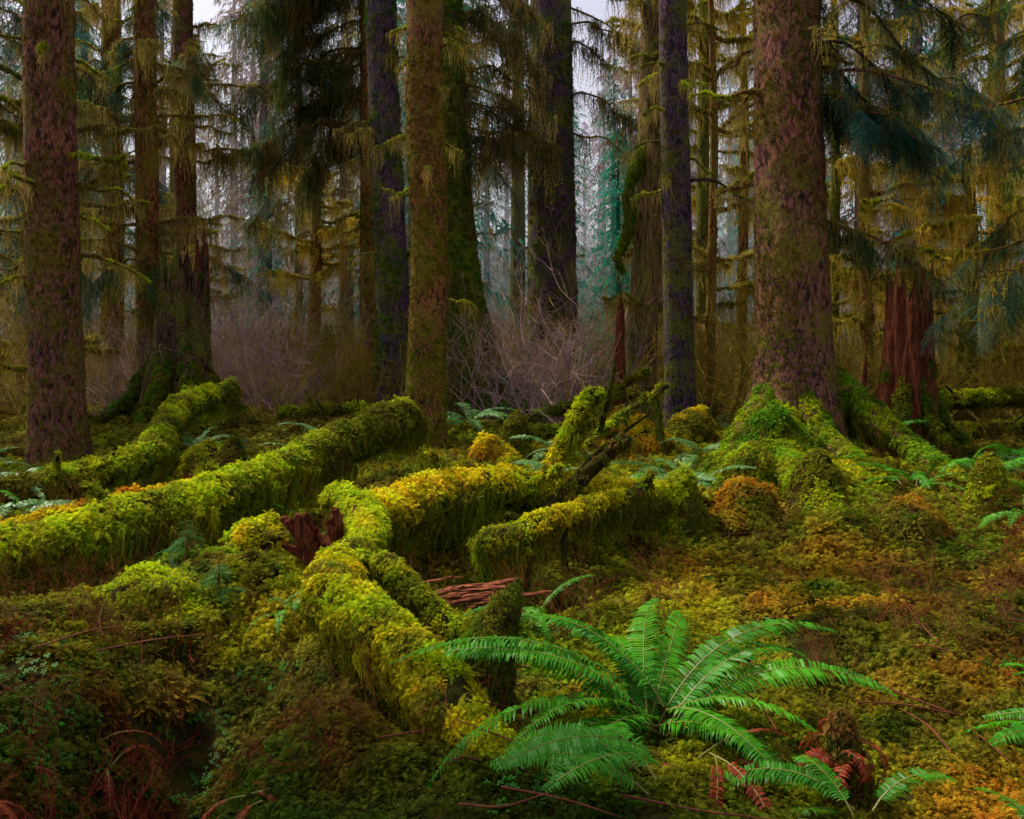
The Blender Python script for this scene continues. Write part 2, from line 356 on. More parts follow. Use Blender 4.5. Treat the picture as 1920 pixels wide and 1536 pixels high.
def gtint(x,y):
    p=np.stack([x,y,0*x],-1); n=len(x)
    c=lerp(OLI,LIME*.75,sstep(-.4,.4,fbm(p*.9,3,31)))
    c=lerp(c,GRN,.6*sstep(.05,.4,fbm(p*1.3,3,33)))
    c=lerp(c,YEL*.9,.5*sstep(0,.6,fbm(p*2.3,2,35)))
    c=lerp(c,BRN,.6*sstep(.15,.45,fbm(p*2.7,3,37)))
    wr=sstep(.5,1.8,x+.4*fbm(p*1.1,2,41))*sstep(9,6.5,y)
    cr=lerp(OLI*.85,lerp(ORG*.85,OLI,.2),sstep(-.3,.4,fbm(p*1.6,3,43))); cr=lerp(cr,GRN*.8,.6*sstep(.1,.4,fbm(p*2.1,2,45))); c=lerp(c,cr,wr*.9)
    wl=sstep(-.2,-1.3,x+.3*fbm(p*1.3,2,51))*sstep(5.2,3.8,y)
    cl=lerp(GRN*.40,RED*.6,sstep(-.25,.25,fbm(p*1.9,3,53))); c=lerp(c,cl,wl*.9)  # green and red undergrowth, darkened to paint the hollow's shade into the tint
    wg=sstep(3.9,3.1,y)*sstep(1.6,.4,x)*(1-wl); c=lerp(c,lerp(OLI*.6,GRN*.5,sstep(-.3,.3,fbm(p*3,2,57))),wg*.75)
    far=sstep(11,18,y); c=lerp(c,lerp(OLI*.9,GOLD*.5,sstep(-.3,.3,fbm(p*.5,2,61))),far)
    c=c*(1-.6*sstep(-.05,.45,fbm(p*3.1,3,67)))[:,None]
    return c*U(.5,1.35,(n,1))
n=46000; x,y=wedge(n,2.1,16,.35); z=H(x,y); N_=gnormal(x,y); N_=nrm(N_+U(-.5,.5,(n,3)))
pp=np.stack([x,y,0*x],-1)
keep=fbm(pp*2.6,2,71)>-.5; 
x,y,z,N_,pp=x[keep],y[keep],z[keep],N_[keep],pp[keep]
sz=(.028+.0092*y)*U(.5,1.6,len(x))*(1+.4*fbm(pp*4,2,73))
scatter('moss_carpet','moss',np.stack([x,y,z+.03*np.maximum(fbm(pp*6,2,75),0)],-1),basis(N_),sz,gtint(x,y))
n=7000; x,y=wedge(n,14,60,.5); z=H(x,y)
scatter('understory_moss','moss',np.stack([x,y,z],-1),basis(gnormal(x,y)+U(-.3,.3,(n,3))),(.05+.012*y)*U(.6,1.5,n),gtint(x,y))
n=2600; x,y=wedge(n,2.2,9,.6); k=fbm(np.stack([x,y,0*x],-1)*1.2,2,81)+.5*sstep(-.2,-.8,x)*sstep(4,3,y)>.2; x,y=x[k],y[k]
scatter('wood_sorrel','leaf',np.stack([x,y,H(x,y)+.02],-1),basis(gnormal(x,y)+U(-.2,.2,(len(x),3))),U(.03,.065,len(x)),np.array([.05,.22,.008])*U(.4,1.2,(len(x),1)))
# ------------------------------------------------------------------ logs
def lumpy(a1=.12,a2=.08,s=0,f=3):
    return lambda th,V,D: a1*fbm(V*f,3,s)+a2*fbm(V*f*4,2,s+5)
def cover(th,V,F,dens,size,ca,cb,side=1.0,drape=0,dlen=.18,cen=0,jit=.35):
    p,n=sample(V,F,-dens)
    up=n[:,2]; k=((up>-.35)|(U(size=len(p))<.4*side))&(fbm(p*4.5,2,15)>-.62); p,n=p[k],n[k]
    nn=nrm(n+U(-.55,.55,n.shape)+np.array([0,0,.15]))
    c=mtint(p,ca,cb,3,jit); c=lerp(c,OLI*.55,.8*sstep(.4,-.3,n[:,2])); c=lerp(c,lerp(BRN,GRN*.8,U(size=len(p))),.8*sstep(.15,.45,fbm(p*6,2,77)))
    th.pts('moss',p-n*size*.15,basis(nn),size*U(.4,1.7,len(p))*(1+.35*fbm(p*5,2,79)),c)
    if drape:
        p,n=sample(V,F,-drape); k=(n[:,2]<.4)&(n[:,2]>-.75)&(fbm(p*3,2,16)>-.25); p,n=p[k],n[k]
        R=basis(nrm(np.array([[0,0,1.]])+n*.35+U(-.15,.15,n.shape)))
        th.pts('drape',p+n*.01,R,dlen*U(.4,1.6,len(p)),lerp(mtint(p,ca,OLI,3),OLI*.8,.45))
def log(name,path,seg=20,dens=700,size=.05,ca=LIME,cb=YEL,drape=140,dlen=.2,mat=None,stubs=0,lump=.34,s=1):
    t=Thing(name,np.array(path[0][:3]),[mat or M_wood])
    V,F=tube(path,seg,.04,lumpy(lump,.12,s)); t.add(V,F); cover(t,V,F,dens,size,ca,cb,1,drape,dlen)
    P=np.array(path)
    for q in range(stubs):
        u=U(.1,.9)*(len(P)-1); i=int(u); a=P[i]+(P[i+1]-P[i])*(u-i); d=nrm(np.array([U(-1,1),U(-1,.3),U(.1,1)]))
        L=U(.12,.4); pp=[tuple(a[:3])+(a[3]*.25,),tuple(a[:3]+d*(a[3]+L))+(a[3]*.1,)]
        v,f=tube(pp,7,.04,lumpy(.2,.1,q)); t.add(v,f); cover(t,v,f,dens*.8,size*.7,ca,cb,1,drape,dlen)
    return t
log('fallen_mossy_log',[(-3.9,5.1,.16,.17),(-3.1,5.9,.33,.16),(-2.35,7.0,.45,.17),(-1.75,8.2,.66,.17),(-1.12,9.3,.88,.19)],24,800,.06,LIME,OLI*1.2,230,.3,stubs=3,s=2).done()
log('fallen_mossy_log',[(-5.6,7.2,.15,.12),(-4.5,8.7,.3,.13),(-3.95,9.6,.45,.14),(-4.3,11.5,.82,.15),(-4.15,13,.95,.14)],18,500,.07,LIME,OLI,110,.28,stubs=5,s=3).done()
log('fallen_mossy_log',[(-4.4,6.5,.1,.11),(-3.6,7.3,.22,.12),(-2.9,8.4,.3,.09)],14,700,.06,YEL,ORG*.9,100,.2,s=4).done()
c=log('fallen_mossy_log',[(.2,3.45,-.12,.07),(-.14,3.7,.03,.11),(-.36,3.97,.17,.12),(-.62,4.25,.28,.125),(-.90,4.55,.37,.14),(-.96,4.95,.40,.12),(-.90,5.5,.44,.11),(-1.02,6.1,.5,.12),(-1.25,6.4,.56,.11)],24,1700,.044,YEL,LIME,340,.15,stubs=0,s=5)
v,f=tube([(-.72,5.0,.44,.075),(-.52,4.85,.30,.07),(-.28,4.7,.13,.06)],14,.03,lumpy(.25,.1,7)); c.add(v,f); cover(c,v,f,1200,.04,OLI,LIME,1,200,.13)
c.done()
def jag(s): 
    def f(th,V,D): return .5*fbm(V*9,3,s)+.15*np.sin(th*7+s)
    return f
t=Thing('rotten_stump',( -1.3,5.8,.3),[M_rot])
for q in range(15):
    a=np.array([-1.15+U(-.16,.12),5.85+U(-.08,.05),U(.15,.35)]); b=a+np.array([U(-.34,.02),U(-.2,.05),U(.12,.36)]); ra=U(.03,.08)
    v,f=tube([tuple(a)+(ra,),tuple((a+b)/2+U(-.04,.04,3))+(ra*.8,),tuple(b)+(ra*.3,)],10,.02,jag(q)); t.add(v,f)
    p,nn=sample(v,f,-300); k=nn[:,2]>.0; t.pts('moss',p[k],basis(nn[k]),.025,RED*.5)
t.done()
c=log('fallen_mossy_log',[(-1.05,6.15,.42,.14),(-.63,6.6,.52,.15),(-.25,7.0,.55,.145),(.22,7.2,.46,.13),(.8,7.35,.42,.12),(1.4,7.6,.35,.12)],24,1000,.055,LIME,YEL,320,.34,stubs=2,s=8)
for pts_,dn,cc in (([(.2,7.2,.45,.085),(.33,7.25,.68,.055),(.45,7.3,.92,.06),(.56,7.35,1.1,.075),(.70,7.4,1.26,.075)],1000,(LIME,YEL)),
              ([(.30,7.0,.36,.07),(.55,6.9,.64,.055),(.88,6.8,.95,.045)],160,(OLI,BRN)),
              ([(-.17,6.2,.27,.10),(.1,6.35,.33,.09),(.31,6.5,.39,.08),(.83,6.9,.46,.075)],1000,(LIME,YEL)),
              ([(-.55,7.0,.55,.12),(-.62,7.0,.68,.10),(-.68,6.95,.78,.05)],900,(YEL,LIME)),
              ([(.83,6.9,.45,.07),(1.0,6.9,.55,.05),(1.08,6.9,.66,.03)],600,(OLI,LIME)),
              ([(.1,6.35,.3,.03),(.12,6.3,.12,.02),(.1,6.3,-.05,.02)],300,(OLI,BRN)),
              ([(.4,6.55,.35,.03),(.38,6.5,.15,.02),(.42,6.5,-.05,.02)],300,(OLI,BRN)),
              ([(.74,7.42,.95,.02),(.80,7.4,1.2,.018),(.86,7.4,1.5,.010)],300,(OLI,LIME)),
              ([(.4,7.3,.45,.03),(.75,7.42,.8,.02),(1.15,7.5,1.08,.010)],260,(OLI,LIME))):
    v,f=tube(pts_,14,.03,lumpy(.3,.1,int(abs(pts_[0][0])*50)+90)); c.add(v,f); cover(c,v,f,dn,.042 if pts_[0][3]>.03 else .025,cc[0],cc[1],1,200,.22 if pts_[0][3]>.03 else .1)
c.done()
t=Thing('mossy_stump',(-.12,4.3,0),[M_wood])
v,f=tube([(-.15,4.2,-.1,.17),(-.14,4.2,.12,.15),(-.08,4.2,.32,.10),(.0,4.2,.50,.04),(.03,4.2,.57,.014)],20,.02,lumpy(.12,.1,33)); t.add(v,f); cover(t,v,f,1700,.03,OLI,GRN,1,120,.07); t.done()
def hummock(x,y,zt,r,ca,cb,hgt=None,s=0,dens=700,size=.055,nm='mossy_hummock'):
    zb=float(H(x,y))-.1; t=Thing(nm,(x,y,zb),[M_wood]); h=max(zt-zb,.2)
    dx,dy=U(-.3,.3,2)*r
    v,f=tube([(x,y,zb,r*1.35),(x+dx*.3,y,zb+h*.4,r),(x+dx,y+dy,zb+h*.8,r*.6),(x+dx*1.6,y+dy,zb+h,r*.12)],24,.03,lumpy(.55,.12,s,2.6)); t.add(v,f); cover(t,v,f,dens,size,ca,cb,1,90,.18); t.done()
for k,(x,y,zt,r,ca,cb) in enumerate([(1.43,7.7,.58,.2,LIME,OLI),(2.74,8.0,.68,.27,LIME,OLI),(2.1,7.9,.42,.3,OLI,ORG*.8),(-2.95,9.4,.68,.17,GRN,OLI),(.03,12,.72,.2,LIME*.8,OLI),
    (-.25,11,.52,.26,ORG,YEL),(-.05,9.8,.42,.15,LIME,YEL),(-3.4,9.9,.55,.35,LIME,YEL),(3.2,7.2,.4,.26,ORG*.8,OLI),(1.6,12.3,.75,.45,ORG,YEL),(2.6,12.8,.7,.4,YEL,OLI),(-1.9,6.6,.36,.26,LIME,YEL),
    (-2.2,5.2,.3,.3,LIME,OLI),(-3.0,4.5,.40,.38,LIME,YEL),(4.25,8,.66,.09,OLI,LIME),(4.55,8.3,.6,.09,OLI,LIME),(-.55,9.0,.33,.26,LIME,YEL),(2.95,10.0,.95,.36,GRN,LIME*.7),(2.45,9.2,.62,.3,OLI,LIME*.8)]):
    hummock(x,y,zt,r,ca,cb,s=k+60)
t=Thing('rotten_wood_shards',(-.3,5.6,.1),[M_rotlog])
def splinter(a,b,w,h):
    d=nrm((b-a)[None])[0]; sd=nrm(np.cross(d,[0,0,1.])[None])[0]; up=np.cross(sd,d); n=9; V=[]
    for q in range(n):
        s_=q/(n-1); k_=math.sin(math.pi*min(.97,max(.06,s_*.9+.05)))**.5; c0=a+(b-a)*s_+up*U(-.004,.004)
        for (e,g) in ((-1,0),(-.4,1),(.5,.8),(1,-.1),(.1,-.7)): V.append(c0+sd*e*w*k_*U(.7,1.1)+up*g*h*k_*U(.6,1.1))
    i_=np.arange(n-1)[:,None]*5; j_=np.arange(5)[None,:]; k2=(j_+1)%5
    return np.array(V),np.stack([i_+j_,i_+k2,i_+5+k2,i_+5+j_],-1).reshape(-1,4)
for k in range(26):
    big_=k<7; x=U(-.6,-.1); y=5.45+U(-.15,.3); L=U(.3,.55) if big_ else U(.12,.3); z=float(H(x,y))+.07+U(0,.14)
    a=np.array([x,y,z]); an=U(.1,.45); b=a+np.array([math.cos(an)*L,U(-.06,.12),math.sin(an)*L*.45])
    v,f=splinter(a,b,U(.03,.05) if big_ else U(.008,.018),U(.012,.025) if big_ else .008); t.add(v,f)
t.done()
# ------------------------------------------------------------------ trees
def limb(t,p0,az,L,r0,rise=0,droop=.3,moss=60,hang=0,fol=0,mt=(OLI,LIME),ht=HANG,ft=np.array([.02,.06,.02]),msz=.04,hs=.4,fs=.5,sub=0,mi=0,curl=0):
    d=np.array([math.cos(az),math.sin(az),0.]); s=np.linspace(0,1,6)
    jt=U(-.06,.06,(6,3))*L; jt[0]=0
    side=np.array([-d[1],d[0],0])
    P=p0+d*(L*s)[:,None]+side*(curl*L*s*s)[:,None]+np.stack([0*s,0*s,L*(rise*s-droop*s*s)],-1)+jt
    path=np.c_[P,r0*(1-.8*s)]
    v,f=tube(path,6,max(.08,L/14)); t.add(v,f,mi)
    C=catmull(path,60)
    if moss:
        k=rng.integers(0,60,int(moss*L)+1); n=basis(U(-1,1,(len(k),3))+np.array([0,0,.4])); t.pts('moss',C[k,:3]+U(-1,1,(len(k),3))*C[k,3:4]*.7,n,msz*U(.5,1.3,len(k)),mtint(C[k,:3],mt[0],mt[1],2))
    if hang:
        k=rng.integers(4,60,int(hang*L)+1); n=np.tile([[0,0,1.]],(len(k),1))+U(-.08,.08,(len(k),3)); t.pts('hang',C[k,:3],basis(n),hs*U(.3,1.5,len(k)),ht*U(.5,1.4,(len(k),1)))
    if fol:
        k=rng.integers(8,60,int(fol*L)+1); m=len(k); an=az+U(-1.2,1.2,m); pt=U(-1.1,-.15,m)
        dd=np.stack([np.cos(an)*np.cos(pt),np.sin(an)*np.cos(pt),np.sin(pt)],-1); t.pts('spray',C[k,:3],dirbasis(dd),fs*U(.6,1.35,m),ft*U(.5,1.5,(m,1)))
    for q in range(sub):
        k=rng.integers(15,55); limb(t,C[k,:3],az+U(.4,1.1)*rng.choice([-1,1]),L*U(.25,.5),r0*.4,rise*.5+U(-.2,.3),droop*U(.5,1.6),moss,hang,fol,mt,ht,ft,msz*.9,hs*.85,fs*.9,0,mi)
def tree(name,path,mats,flare=.5,fh=.45,lobes=5,seg=56,mossd=120,msz=.05,mt=(OLI,BRN*.8),mask=0.,rough=.05,s=1,ztop=9.5,step=.06,lowmoss=.9):
    P=np.array(path,float); zb=P[0,2]
    t=Thing(name,(P[0,0],P[0,1],zb),mats)
    def dp(th,V,D):
        z=np.maximum(V[...,2]-zb,0)
        return flare*np.exp(-z/fh)*(.55+.45*np.cos(lobes*th+s+.8*np.sin(2*th+s)))+rough*fbm(V*np.array([5,5,2.]),4,s)+.04*np.sin(3*th+z*.3+s)+.35*rough*fbm(V*18,2,s+4)
    V,F=tube(path,seg,step,dp); t.add(V,F)
    if mossd:
        p,n=sample(V,F,-mossd); k=(p[:,2]<ztop)&(p[:,2]>zb-.1); p,n=p[k],n[k]
        m=fbm(p*np.array([1.6,1.6,.9]),3,s+3)+lowmoss*np.exp(-(p[:,2]-zb)/1.0)>mask; p,n=p[m],n[m]
        c=mtint(p,mt[0],mt[1],2); c=lerp(c,lerp(GRN*1.1,LIME*.7,U(size=len(p))),.85*np.exp(-(p[:,2]-zb)/1.1))
        t.pts('moss',p-n*msz*.25,basis(nrm(n+U(-.5,.5,n.shape)-np.array([0,0,.3]))),msz*U(.4,1.2,len(p)),c)
    A=P
    t.at=lambda z:(np.array([np.interp(z,A[:,2],A[:,0]),np.interp(z,A[:,2],A[:,1]),z]),float(np.interp(z,A[:,2],A[:,3])))
    return t
def limbs(t,n,z0,z1,L=(.4,1.2),azs=None,**k):
    for q in range(n):
        z=U(z0,z1); p,r=t.at(z); az=U(0,2*np.pi) if azs is None else azs[rng.integers(len(azs))]+U(-.35,.35)
        limb(t,p+np.array([math.cos(az),math.sin(az),0])*r*.8,az,U(*L),k.get('r0',.03),**{a:b for a,b in k.items() if a!='r0'})
PI=math.pi
DT=np.array([.024,.07,.022]); TEAL=np.array([.022,.13,.09]); FG=np.array([.05,.19,.025])
# left foreground spruce
t=tree('spruce_tree',[(-5.85,11.5,-.1,.36),(-5.9,11.5,1,.33),(-5.97,11.5,4,.31),(-6.0,11.5,8,.28),(-6,11.5,15,.2)],[B_purple],.35,.4,6,mossd=380,msz=.042,mt=(BRN,OLI),mask=.03,s=1)
limbs(t,14,2,6.5,(.3,1.1),moss=110,hang=9,mt=(OLI,LIME),hs=.35)
limb(t,t.at(4.05)[0]+np.array([.25,-.1,0]),-.3,.95,.035,0,.1,160,10,mt=(LIME,OLI),hs=.2,msz=.05); t.done()
# right big spruce
t=tree('spruce_tree',[(3.45,11,-.15,.75),(3.46,11,.4,.6),(3.5,11,1.0,.5),(3.5,11,1.8,.45),(3.47,11,3,.43),(3.42,11,6,.39),(3.4,11,15,.28)],[B_purple],.95,.55,5,seg=110,step=.04,mossd=500,msz=.045,mt=(OLI,BRN),mask=.06,s=4,lowmoss=1.6)
for path in ([(3.55,10.95,1.6,.10),(3.9,10.8,1.2,.17),(4.2,10.6,.88,.16),(4.45,10,.5,.13),(4.6,9.2,.25,.09),(4.7,8.6,.05,.05)],[(3.4,10.95,1.5,.08),(3.0,10.75,.85,.17),(2.75,10.45,.55,.17),(2.5,10.1,.35,.14),(2.3,9.7,.05,.08)],
             [(3.5,10.9,1.3,.1),(3.55,10.45,.75,.18),(3.6,10.1,.5,.16),(3.75,9.5,.3,.12),(3.8,9,.05,.08)],[(3.7,11,1.2,.1),(4.3,11.1,.65,.13),(4.9,11.3,.35,.11),(5.4,11.5,.1,.08)],[(3.35,10.9,1.2,.1),(3.2,10.4,.65,.18),(3.0,9.7,.45,.15),(2.85,9.0,.38,.13),(2.7,8.3,.3,.12)]):
    v,f=tube(path,16,.04,lumpy(.4,.12,int(path[0][0]*9))); t.add(v,f); cover(t,v,f,480,.06,GRN*1.4,LIME*.8,1,90,.2)
limbs(t,10,2.5,7,(.3,.9),moss=60,hang=8,r0=.03,hs=.35,mt=(OLI,BRN))
limb(t,np.array([3.05,10.9,4.75]),PI-.1,.85,.035,-.1,-.1,150,8,mt=(LIME,OLI),hs=.2)
for q in range(14):
    z=U(3.0,7.5); limb(t,t.at(z)[0],U(-.7,.5),U(1.2,2.4),.03,.1,.6,20,6,13,ht=HANG*.9,ft=[DT,TEAL*.9,DT][q%3],hs=.5,fs=.5,sub=2)
t.done()
# centre trunk
t=tree('spruce_tree',[(-1.38,14,-.1,.34),(-1.36,14,1.2,.3),(-1.30,14,3.2,.275),(-1.36,14,5,.29),(-1.37,14,9,.26),(-1.4,14,17,.18)],[B_red],.3,.35,5,mossd=440,msz=.055,mt=(BRN*1.5,OLI*1.2),mask=-.25,s=8)
limbs(t,14,2,7,(.2,.7),moss=80,hang=13,hs=.35,r0=.025); limb(t,t.at(3.9)[0],PI+.2,.7,.02,.3,.0,60,14,hs=.3); t.done()
# flared mossy trunk
t=tree('offscreen_shade_tree',[(-.55,18,-.1,.75),(-.68,18,.8,.55),(-.85,18,1.8,.44),(-1.0,18,3,.36),(-1.15,18,5,.3),(-1.3,18,9,.27),(-1.4,18,18,.2)],[B_green],.55,.6,5,seg=64,mossd=240,msz=.085,mt=(GRN*.9,OLI*.8),mask=-.2,s=12)
for path in ([(-.5,18,1.4,.1),(-.2,17.8,.8,.2),(.1,17.3,.5,.18),(.4,16.6,.25,.12),(.7,16,.0,.08)],[(-.9,18,1.2,.1),(-1.1,17.8,.6,.2),(-1.5,17.4,.3,.14),(-1.9,17,.0,.1)],[(-.5,18,1,.1),(-.3,17.6,.5,.2),(0,16.9,.3,.18),(0.1,16.0,.1,.1)]):
    v,f=tube(path,14,.06,lumpy(.3,.08,3)); t.add(v,f); cover(t,v,f,200,.08,GRN,LIME*.6,1,20,.15)
for q in range(12):
    z=U(5.0,9.5); limb(t,t.at(z)[0],U(-.6,.5),U(1.3,2.3),.03,.15,.6,10,10,5,ht=HANG*.7,ft=DT,hs=.9,fs=.6,sub=1)
t.done()
t=tree('offscreen_shade_tree',[(-2.3,17,-.1,.42),(-2.28,17,1,.34),(-2.3,17,3,.31),(-2.5,17,8,.28),(-2.7,17,17,.2)],[B_blue],.5,.6,4,mossd=170,msz=.08,mt=(GRN*.8,OLI*.7),mask=.0,s=15); limbs(t,8,3,8,(.4,1),moss=40,hang=9,r0=.03,hs=.5); t.done()
t=tree('offscreen_shade_tree',[(-3.05,20,0,.32),(-3.12,20,2,.27),(-3.18,20,6,.25),(-3.2,20,18,.17)],[B_red],.3,.4,5,mossd=150,msz=.08,mt=(OLI,BRN),mask=-.1,s=18)
limbs(t,8,2,6,(.3,.8),moss=50,hang=10,r0=.025,hs=.4)
for q in range(20):
    z=U(5.9,11); limb(t,t.at(z)[0],PI+U(-.8,.9),U(1.6,3.4),.035,.1,.65,8,8,8,ht=HANG*.55,ft=[DT,DT,FG*.8][q%3],hs=1.0,fs=.75,sub=2)
t.done()
t=tree('spruce_tree',[(1.05,22,0,.85),(1.02,22,1.2,.68),(1.0,22,3,.6),(.98,22,8,.54),(.95,22,20,.4)],[B_blue],.35,.7,6,seg=72,mossd=140,msz=.08,mt=(GRN*.7,OLI*.8),mask=.0,s=21)
limbs(t,11,6.3,11,(1,2.4),moss=15,hang=9,fol=3,ft=DT,ht=HANG*.7,r0=.03,hs=.85,droop=.6,sub=1,azs=[0,PI,-.5,PI+.5]); t.done()
t=tree('maple_tree',[(2.45,17,-.1,.36),(2.47,17,1.2,.30),(2.62,17,4,.27),(2.72,17,8,.26),(2.8,17,17,.2)],[bark_mat('bark_brown',(.045,.032,.016),(.31,.23,.095),(.17,.18,.018),.4,.2,.12,24)],.35,.4,4,mossd=80,msz=.06,mt=(OLI,GRN),mask=.05,s=24)
v,f=tube([(2.45,16.8,5.3,.08),(2.32,16.75,4.9,.10),(2.2,16.75,4.5,.09),(2.23,16.75,4.0,.09),(2.1,16.75,3.5,.08),(2.0,16.75,3.3,.05),(2.08,16.75,3.0,.04)],10,.06,lumpy(.35,.1,9)); t.add(v,f); cover(t,v,f,500,.06,LIME*.7,GRN*1.5,1,60,.12); t.done()
t=tree('spruce_tree',[(2.74,14.5,-.1,.3),(2.73,14.5,1,.25),(2.68,14.5,4,.235),(2.62,14.5,8,.22),(2.6,14.5,17,.15)],[B_blue],.3,.35,5,mossd=150,msz=.05,mt=(BRN*.9,OLI*.8),mask=.05,s=27)
limbs(t,12,2.5,7.5,(.2,.8),moss=70,hang=9,hs=.35,r0=.025); limb(t,t.at(4.2)[0],-.3,1.3,.04,.35,.65,120,8,hs=.2); t.done()
for (x,y,r,b,s,lb) in ((-7.0,17,.21,B_red,31,22),(-7.36,20,.24,B_purple,33,22),(-9.9,22,.26,B_red,35,22)):
    t=tree('offscreen_shade_tree',[(x,y,0,r*1.35),(x,y,1.5,r*1.05),(x,y,5,r),(x-.05,y,9,r*.9),(x,y,18,r*.6)],[b],.3,.4,5,seg=40,mossd=130,msz=.07,mt=(OLI,BRN),mask=.0,s=s)
    limbs(t,lb,3,10,(.6,2.0),moss=50,hang=9,r0=.035,hs=.6,droop=.1,rise=.15,mt=(OLI,LIME),ht=HANG*.9,sub=1)
    for q in range(8):
        limb(t,t.at(U(3.2,9.5))[0],U(0,6.28),U(1.2,2.6),.03,.1,.55,8,5,10,ht=HANG*.8,ft=[TEAL*.7,FG*.7][q%2],hs=.6,fs=.6,sub=1)
    t.done()
for (x,y,s,ft,ht) in ((-8.6,13.5,41,TEAL*.7,HANG*.8),(7.9,13,43,(TEAL+DT)*.5,GOLD*.6),(9.8,15,45,FG*1.3,GOLD*.8)):
    t=tree('offscreen_shade_tree',[(x,y,0,.2),(x,y,3,.16),(x,y,8,.14),(x,y,15,.08)],[B_red],.3,.4,5,seg=32,mossd=100,msz=.06,s=s)
    for q in range(25): limb(t,t.at(U(2.0,9))[0],U(0,6.28),U(1.0,2.5),.03,.15,.55,14,7,7,mt=(LIME,OLI),ht=ht,ft=ft,hs=.55,fs=.55,sub=1)
    t.done()
DR=[(9.25,18,.17,5.6,GOLD),(11,20,.14,12,GOLD),(7.6,21,.13,11,GOLD*.8),(6.2,24,.15,12,HANG*1.3),(4.5,21,.16,13,GOLD*.7),(-5.8,26,.2,7,GOLD*.9),(-7.0,29,.15,12,HANG*1.2),(-4.2,30,.2,9,HANG*1.3),
    (13,24,.2,14,GOLD*.8),(-13,24,.2,14,HANG),(-11,18,.16,12,HANG),(-8.3,16,.12,9,HANG*.9),(5.0,31,.2,15,HANG*1.5),(8.6,27,.2,15,GOLD*.7),(12.5,17,.15,12,GOLD),(3.9,17.5,.1,9,HANG*1.2),(-10.5,28,.25,15,HANG),(7.0,17.5,.12,10,GOLD*.9),(0.2,33,.3,15,HANG),(-6.2,33,.3,15,HANG),(-1.9,36,.3,15,HANG),(6.6,35,.3,15,HANG)]
for k,(x,y,r,h,ht) in enumerate(DR):
    z=float(H(x,y)); t=tree('moss_draped_tree',[(x,y,z-.1,r*1.3),(x,y,z+1.5,r),(x+U(-.1,.1),y,z+h*.6,r*.8),(x,y,z+h,r*.45)],[B_red if k%2 else B_green],.3,.4,5,seg=24,step=.12,mossd=70,msz=.09,mt=(OLI,BRN),s=50+k,ztop=12)
    limbs(t,20 if y<30 else 10,z+1.0,z+min(h,11),(.6,2.2),moss=60,hang=5.5,r0=.05,hs=.65,droop=.05,rise=.2,mt=(ht,LIME*.5),ht=ht,sub=4 if y<30 else 2,msz=.07)
    t.done()
t=tree('offscreen_shade_tree',[(-7.2,5.2,0,.4),(-7.2,5.2,5,.33),(-7.2,5.2,10,.28),(-7.2,5.2,17,.15)],[B_red],.3,.4,5,seg=24,step=.2,mossd=0)  # unseen tree added left of the view to shade the lower-left foreground
for q in range(22): limb(t,t.at(U(6,13))[0],U(-1.6,.9),U(1.8,3.0),.04,.1,.4,0,0,7,ft=DT,fs=.9,sub=2)
t.done()
# ------------------------------------------------------------------ snags
def snag(name,x,y,r0,r1,zt,mat,s,lean=0,roots=0,mossy=.3,seg=96,spl=1.0):
    zb=float(H(x,y))-.1; t=Thing(name,(x,y,zb),[mat,M_wood]); h=zt-zb
    P=[(x,y,zb,r0),(x+lean*.2,y,zb+h*.25,r0*.75+r1*.25),(x+lean*.6,y,zb+h*.6,(r0+r1*2)/3),(x+lean,y,zt,r1)]
    def dp(th,V,D): return .35*fbm(np.stack([np.cos(th)*2.6+0*V[...,0],np.sin(th)*2.6+0*V[...,0],V[...,2]*.4],-1),3,s)+.12*np.abs(np.sin(th*5+s+V[...,2]*.6))+.10*fbm(V*np.array([14,14,3.]),2,s)
    V,F=tube(P,seg,.05,dp,False)
    top=min(.9,h*.35); w=np.clip((V[:,2]-(zt-top))/top,0,1); th=np.arctan2(V[:,1]-y,V[:,0]-x-lean)
    sp=.6*fbm(np.stack([np.cos(th)*2,np.sin(th)*2,0*th],-1),2,s+2)+.55*fbm(np.stack([np.cos(th)*9,np.sin(th)*9,0*th],-1),2,s+7); V[:,2]+=w*sp*min(1.0,h*.34)*spl
    t.add(V,F)
    v2,f2=tube([(x,y,zb,r0*.6),(x+lean*.5,y,zb+h*.7,r1*.75),(x+lean*.7,y,zb+h*.8,r1*.3)],16,.08,dp); t.add(v2,f2)
    p,n=sample(V,F,-160); k=fbm(p*1.5,3,s)+.8*np.exp(-(p[:,2]-zb)/.6)>.75-mossy; p,n=p[k],n[k]; t.pts('moss',p,basis(n+U(-.3,.3,n.shape)),.07*U(.4,1.2,len(p)),mtint(p,GRN*.8,OLI,2))
    for q in range(roots):
        a=q*6.28/roots+U(-.3,.3)+s; d=np.array([math.cos(a),math.sin(a)]); path=[(x+d[0]*r0*.4,y+d[1]*r0*.4,zb+h*.5,r0*.16)]
        for u_,zz in ((.85,.7),(1.3,.3),(2.1,-.02)): path.append((x+d[0]*r0*u_,y+d[1]*r0*u_,zb+.1+zz*h*.4,r0*(.3-.07*u_)))
        v,f=tube(path,12,.06,lumpy(.3,.08,q)); t.add(v,f,1); cover(t,v,f,300,.07,GRN*1.1,OLI*1.1,1,30,.12)
    t.done()
snag('tree_snag',-6.0,15.9,.6,.34,3.0,B_hollow,3,.1,8,.45)
snag('tree_snag',-5.75,16.2,.25,.10,3.3,M_rot,5,.1,0,.1)
snag('tree_snag',5.61,12.6,.37,.27,2.45,M_rot,9,0,5,.2)
snag('tree_snag',5.0,12.8,.09,.02,1.35,M_rot,10,.1,0,.1,24)
snag('tree_snag',1.93,16,.15,.05,2.4,M_rot,12,.03,2,.1,32)
snag('tree_snag',-4.65,22,.24,.2,2.0,B_green,14,0,0,.8)
snag('tree_snag',-5.9,23,.15,.12,1.9,B_red,15,0,0,.3)
